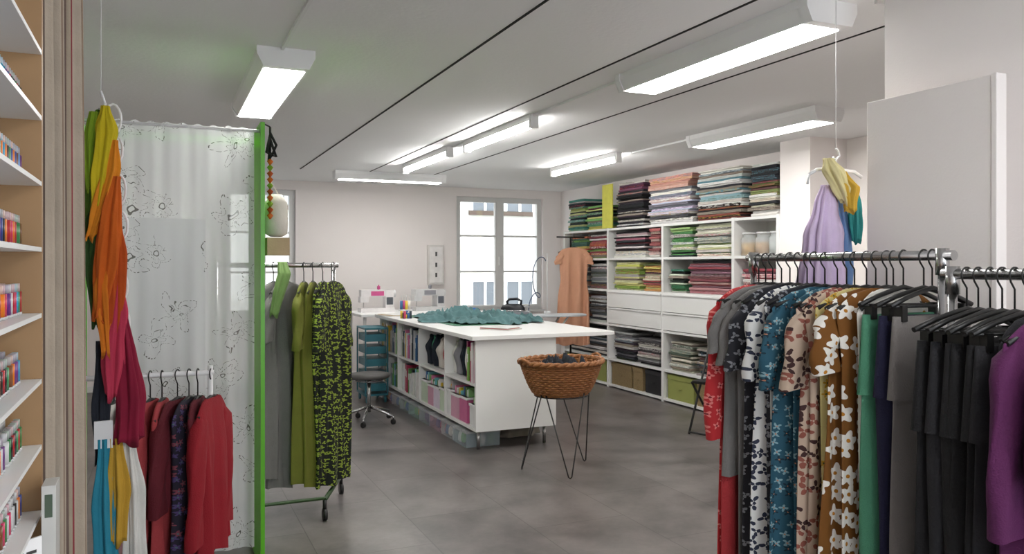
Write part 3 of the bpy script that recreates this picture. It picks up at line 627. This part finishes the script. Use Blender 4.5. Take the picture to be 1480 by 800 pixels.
# stuff on table
bx('cutting_mat',2.5,3.25,6.95,8.65,.9355,.9385,plain('green_mat','#2c6a4c',.5))
def crumple(name,cx,cy,rx,ry,z0,h,col,seed,ang=0,nx=110,ny=110,sc_=7):
    m=MB(); rows=[]
    for i in range(ny+1):
        row=[]
        for j in range(nx+1):
            u=(j/nx*2-1);v=(i/ny*2-1); 
            uu=u*math.sqrt(1-v*v/2); vv=v*math.sqrt(1-u*u/2); rad=math.hypot(uu,vv); an=math.atan2(vv,uu)
            k=1+.45*noise.noise(Vector((math.cos(an)*2.2+seed,math.sin(an)*2.2,seed)))*rad
            x=uu*rx*k;y=vv*ry*k
            n1=1-abs(noise.noise(Vector((x*sc_+seed,y*sc_*.6,seed))))*2; n2=noise.noise(Vector((x*sc_*2.4,y*sc_*2.4,seed+5))); n3=noise.noise(Vector((x*2.2,y*2.2,seed+9)))
            e_=max(0,1-rad**6)
            z_=z0+h*max(.03,(.15+.6*n1*n1+.3*n2+.7*n3))*(.25+.75*e_)
            row.append((x*math.cos(ang)-y*math.sin(ang),x*math.sin(ang)+y*math.cos(ang),z_))
        rows.append(row)
    m.loft(rows,0,hx(col),closed=False); return m.build(name,[M_cloth],(cx,cy,0),solid=.002)
crumple('teal_fabric',2.95,7.75,.5,.82,.94,.12,'#55787a',2,sc_=8)
crumple('teal_fabric',3.36,7.35,.17,.4,.938,.08,'#4a6c6e',8,sc_=9)
m=MB(); m.box(-.11,.11,-.15,.15,0,.008,0,hx('#d8d4cc')); m.box(-.09,.12,-.12,.16,.008,.016,0,hx('#c86a6a')); m.box(-.1,.11,-.13,.14,.016,.022,0,hx('#e8e8e4')); m.build('pattern_booklets',[M_plas],(2.75,6.45,.9355),.6)
m=MB(); 
for k in range(3): m.box(-.15+.02*k,.12,-.2,.18-.03*k,.004*k,.004*k+.004,0,hx(['#e8e4dc','#c8a87a','#e0e0dc'][k]))
m.build('paper_patterns',[M_plas],(2.42,8.75,.9392),.2)
m=MB()
for k in range(12): m.cyl(.05*math.cos(k*.52)*(k%3+1)/3,.05*math.sin(k*.52)*(k%3+1)/3,0,.04+.02*(k%3),.014,10,0,hx(['#b83a5a','#e0c040','#3a6a9a','#303840'][k%4]))
m.build('thread_reels',[M_plas],(2.40,8.2,.9355))
# sewing table (rear)
e=empty('sewing_table',(2.8,9.5,0)); bx('top',2.12,3.7,9.06,9.95,.90,.93,M_white,e,.003)
m=MB()
for x in (2.18,3.62):
    for y in (9.14,9.88): m.cyl(x,y,0,.90,.02,12)
m.build('legs',[M_white],(-2.8,-9.5,0),0,e)
def sewing(x,y,z_,rz,c='#e6e2e2',c2='#c8508a'):
    m=MB(); m.box(-.21,.21,-.09,.09,0,.05,0,hx(c)); m.box(.10,.20,-.07,.07,.05,.27,0,hx(c)); m.box(-.20,.20,-.065,.065,.19,.27,0,hx(c)); m.box(-.21,-.11,-.06,.06,.12,.19,0,hx(c))
    m.tube([(.2,0,.22),(.235,0,.22)],.045,20,0,hx('#d0d0d0')); m.cyl(-.16,0,.055,.12,.006,8,1); m.cyl(.03,0,.27,.33,.008,8,0,hx(c2)); m.cyl(.03,0,.275,.315,.02,12,0,hx(c2)); m.box(-.08,.08,-.0665,-.065,.20,.255,0,hx(c2)); m.box(.11,.19,-.072,-.07,.09,.18,0,hx('#50545c'))
    m.build('sewing_machine',[M_plas,M_chrome],(x,y,z_),rz,bevel=.008)
sewing(2.42,9.55,.93,0); sewing(3.1,9.62,.93,.15,'#cfcfcf','#8a8a90')
m=MB(); m.cyl(0,0,0,.02,.09,20,0,hx('#d8d8d8')); 
for k in range(4): m.cyl(.05*math.cos(k*1.57),.05*math.sin(k*1.57),.02,.13,.018,10,0,hx(['#e6e2da','#c8508a','#3a6a9a','#e0c040'][k])); m.cyl(.05*math.cos(k*1.57),.05*math.sin(k*1.57),.13,.2,.003,6,0,hx('#d8d8d8'))
m.build('thread_cone_stand',[M_plas],(2.80,9.6,.93))
# teal trolley
e=empty('drawer_trolley',(2.16,8.7,0)); M_tl=plain('teal_enamel','#2a6874',.4)
m=MB(); m.box(-.13,.13,-.2,.2,.08,.10); m.box(-.13,.13,-.2,.2,.80,.82)
for x in (-.13,.115):
    for y in (-.2,.185): m.box(x,x+.015,y,y+.015,.1,.8)
for k in range(5): m.box(-.11,.11,-.185,.185,.13+.135*k,.21+.135*k)
for x in (-.10,.10):
    for y in (-.17,.17): m.tube([(x-.01,y,.035),(x+.01,y,.035)],.035,12); m.cyl(x,y,.05,.08,.01,8)
m.build('body',[M_tl],parent=e,bevel=.003)
# ironing board + iron + ham
e=empty('ironing_board',(4.18,8.55,0)); m=MB()
out=[]; 
for k in range(40):
    a=2*math.pi*k/40; out.append((.58*math.copysign(abs(math.cos(a))**.6,math.cos(a)),.19*math.copysign(abs(math.sin(a))**.7,math.sin(a))*(1 if math.cos(a)>0 else .75)))
m.loft([[(x,y,z_) for x,y in out] for z_ in (.885,.91)],0,hx('#c8ccd0'),(True,True)); m.build('padded_top',[M_cloth],parent=e,bevel=.005)
m=MB(); m.tube([(-.4,-.15,.02),(.3,-.1,.885)],.012,8); m.tube([(.4,-.12,.02),(-.3,-.1,.885)],.012,8);m.tube([(-.4,.15,.02),(.3,.1,.885)],.012,8); m.tube([(.4,.12,.02),(-.3,.1,.885)],.012,8); m.tube([(-.4,-.2,.02),(-.4,.2,.02)],.014,8); m.tube([(.4,-.2,.02),(.4,.2,.02)],.014,8); m.build('legs',[M_whitem],parent=e)
def iron(x,y,z_,rz):
    m=MB(); n=28
    def sec(s,zz,k=1): 
        o=[]
        for j in range(n):
            a=2*math.pi*j/n; c=math.cos(a); o.append((.15*s*c,.065*s*math.sin(a)*(1-.55*max(0,c))*k,zz))
        return o
    m.box(-.2,.17,-.1,.1,0,.05,0,hx('#8a8e94'))
    m.loft([sec(1,.05),sec(1,.062)],1,cap=(True,True)); m.loft([sec(.97,.062),sec(.95,.085),sec(.8,.12),sec(.5,.135)],0,hx('#1c1e24'),(False,True))
    m.tube([(-.09,0,.11),(-.10,0,.17),(-.05,0,.195),(.04,0,.19),(.07,0,.16),(.06,0,.12)],.016,10,0,hx('#202228')); m.tube([(-.12,0,.10),(-.17,0,.11),(-.2,0,.09)],.008,8,0,hx('#c0c0c0'))
    m.build('steam_iron',[M_plas,M_chrome],(x,y,z_),rz)
iron(3.80,8.55,.911,2.6)
m=MB(); m.lathe(0,0,[(.01,0),(.08,.01),(.1,.03),(.08,.05),(.01,.062)],24,0,hx('#2f62a8'),sx=1.5,sy=1); m.build('tailors_ham',[M_cloth],(3.38,8.88,.936),.3)
m=MB(); pts=[]
for k in range(60):
    t=k/59; pts.append((.075*math.cos(t*9.5)*(1-.3*t)-.10*t,.02*math.sin(t*9),.08-.62*t+.14*math.sin(t*9.5)*(1-.3*t)))
m.tube(pts,.006,6,0,hx('#3a4a6a')); m.build('iron_cable',[M_plas],(4.24,8.72,1.47))
m=MB(); m.tube([(0,0,-.02),(0,0,.70)],.006,8); m.box(-.03,.03,-.03,.03,-.03,0); m.build('cable_pole',[M_whitem],(4.32,8.69,.942))
# electrical panel
m=MB(); m.box(-.115,.115,-.05,0,-.275,.275,0,hx('#dcd8d4')); m.box(-.095,.095,-.055,-.05,-.25,.25,0,hx('#efecea'))
for z_ in (.15,.0,-.14): m.box(-.014,.014,-.06,-.055,z_-.03,z_+.03,0,hx('#4a4a4a'))
m.build('fuse_box',[M_plas],(3.52,10.6,1.505),0,bevel=.003)
# ------------------------------------------------------------ swivel stool
e=empty('swivel_stool',(1.83,7.5,0)); e.rotation_euler=(0,0,.5)
m=MB(); m.lathe(0,0,[(.02,.425),(.19,.425),(.205,.442),(.2,.465),(.02,.455)],28,sx=1,sy=.95); m.build('seat',[plain('grey_seat','#4a4846',.6)],parent=e)
m=MB(); m.cyl(0,0,.10,.425,.018,14); m.tube([(.13*math.cos(k*2*math.pi/24),.13*math.sin(k*2*math.pi/24),.405) for k in range(24)],.007,6,closed=True)
for k in range(5):
    a=k*2*math.pi/5; c,s=math.cos(a),math.sin(a); m.tube([(0,0,.15),(.12*c,.12*s,.12),(.26*c,.26*s,.075)],.013,8); m.tube([(.26*c,.26*s,.075),(.26*c,.26*s,.05)],.008,8)
m.build('star_base',[M_chrome],parent=e)
m=MB()
for k in range(5):
    a=k*2*math.pi/5; c,s=math.cos(a)*.26,math.sin(a)*.26; m.tube([(c-.012,s,.025),(c+.012,s,.025)],.025,12)
m.build('casters',[M_black],parent=e)
# dark folding chair near shelf
m=MB()
for y in (-.18,.18):
    m.tube([(-.2,y,.0),(.15,y,.86)],.011,8); m.tube([(.2,y,.0),(-.16,y,.46)],.011,8)
m.tube([(-.2,-.18,.02),(-.2,.18,.02)],.01,8); m.tube([(.2,-.18,.02),(.2,.18,.02)],.01,8); m.box(-.17,.17,-.17,.17,.45,.475); m.box(.09,.12,-.17,.17,.70,.86)
m.build('folding_chair',[M_black],(4.55,5.72,0),.3,bevel=.003)
# ------------------------------------------------------------ basket on hairpin legs
e=empty('wicker_basket_stand',(2.70,5.2,0))
m=MB(); zb=.55; H=.235; NR=15
for i in range(NR):
    t=i/(NR-1); rad=.19+.11*(t**.7); zz=zb+.012+H*t
    pts=[((rad+.006*math.sin(28*a*2*math.pi/112+math.pi*i))*1.04*math.cos(a*2*math.pi/112),(rad+.006*math.sin(28*a*2*math.pi/112+math.pi*i))*.9*math.sin(a*2*math.pi/112),zz) for a in range(112)]
    m.tube(pts,.0095,6,closed=True)
for k in range(28):
    a=2*math.pi*k/28; m.tube([((.185+.11*(t**.7))*1.04*math.cos(a),(.185+.11*(t**.7))*.9*math.sin(a),zb+.01+H*t) for t in (0,.25,.5,.75,1)],.006,6)
for q in range(2):
    pts=[((.308+.008*math.cos(a*.9+q*3))*1.04*math.cos(a*2*math.pi/112),(.308+.008*math.cos(a*.9+q*3))*.9*math.sin(a*2*math.pi/112),zb+H+.014+.008*math.sin(a*.9+q*3)) for a in range(112)]
    m.tube(pts,.013,8,closed=True)
m.lathe(0,0,[(.01,zb+.006),(.19,zb+.006)],28,sx=1.04,sy=.9)
for s in (-1,1): m.tube([(s*.315,-.06,zb+H),(s*.345,-.04,zb+H+.035),(s*.35,0,zb+H+.045),(s*.345,.04,zb+H+.035),(s*.315,.06,zb+H)],.011,8)
m.build('basket',[M_wick],parent=e,rz=.2)
m=MB()
for a0 in (-105,25,160):
    a=math.radians(a0); f=(.29*math.cos(a),.29*math.sin(a),.008)
    for s in (-1,1):
        b=a+s*.75; m.tube([(.21*math.cos(b),.19*math.sin(b),zb+.03),(f[0]-s*.012*math.sin(a),f[1]+s*.012*math.cos(a),.02),f],.005,8)
m.tube([(.2*math.cos(k*2*math.pi/40),.185*math.sin(k*2*math.pi/40),zb) for k in range(40)],.005,6,closed=True)
m.build('hairpin_legs',[M_black],parent=e)
o=crumple('dark_fabric',0,0,.22,.19,.70,.15,'#20242c',4,nx=50,ny=50,sc_=12); o.parent=e
# ------------------------------------------------------------ world & camera
w=bpy.data.worlds.new('sky'); sc.world=w; w.use_nodes=True; bg=w.node_tree.nodes['Background']; bg.inputs[0].default_value=(.86,.93,1,1); bg.inputs[1].default_value=4.6
cd=bpy.data.cameras.new('camera'); cam=bpy.data.objects.new('camera',cd); sc.collection.objects.link(cam)
cam.location=(0,0,1.5); cam.rotation_euler=(math.radians(90),0,math.radians(-23.9)); cd.lens=1150/1480*36; cd.sensor_width=36; cd.shift_y=-17/1480; cd.clip_start=.05
sc.camera=cam
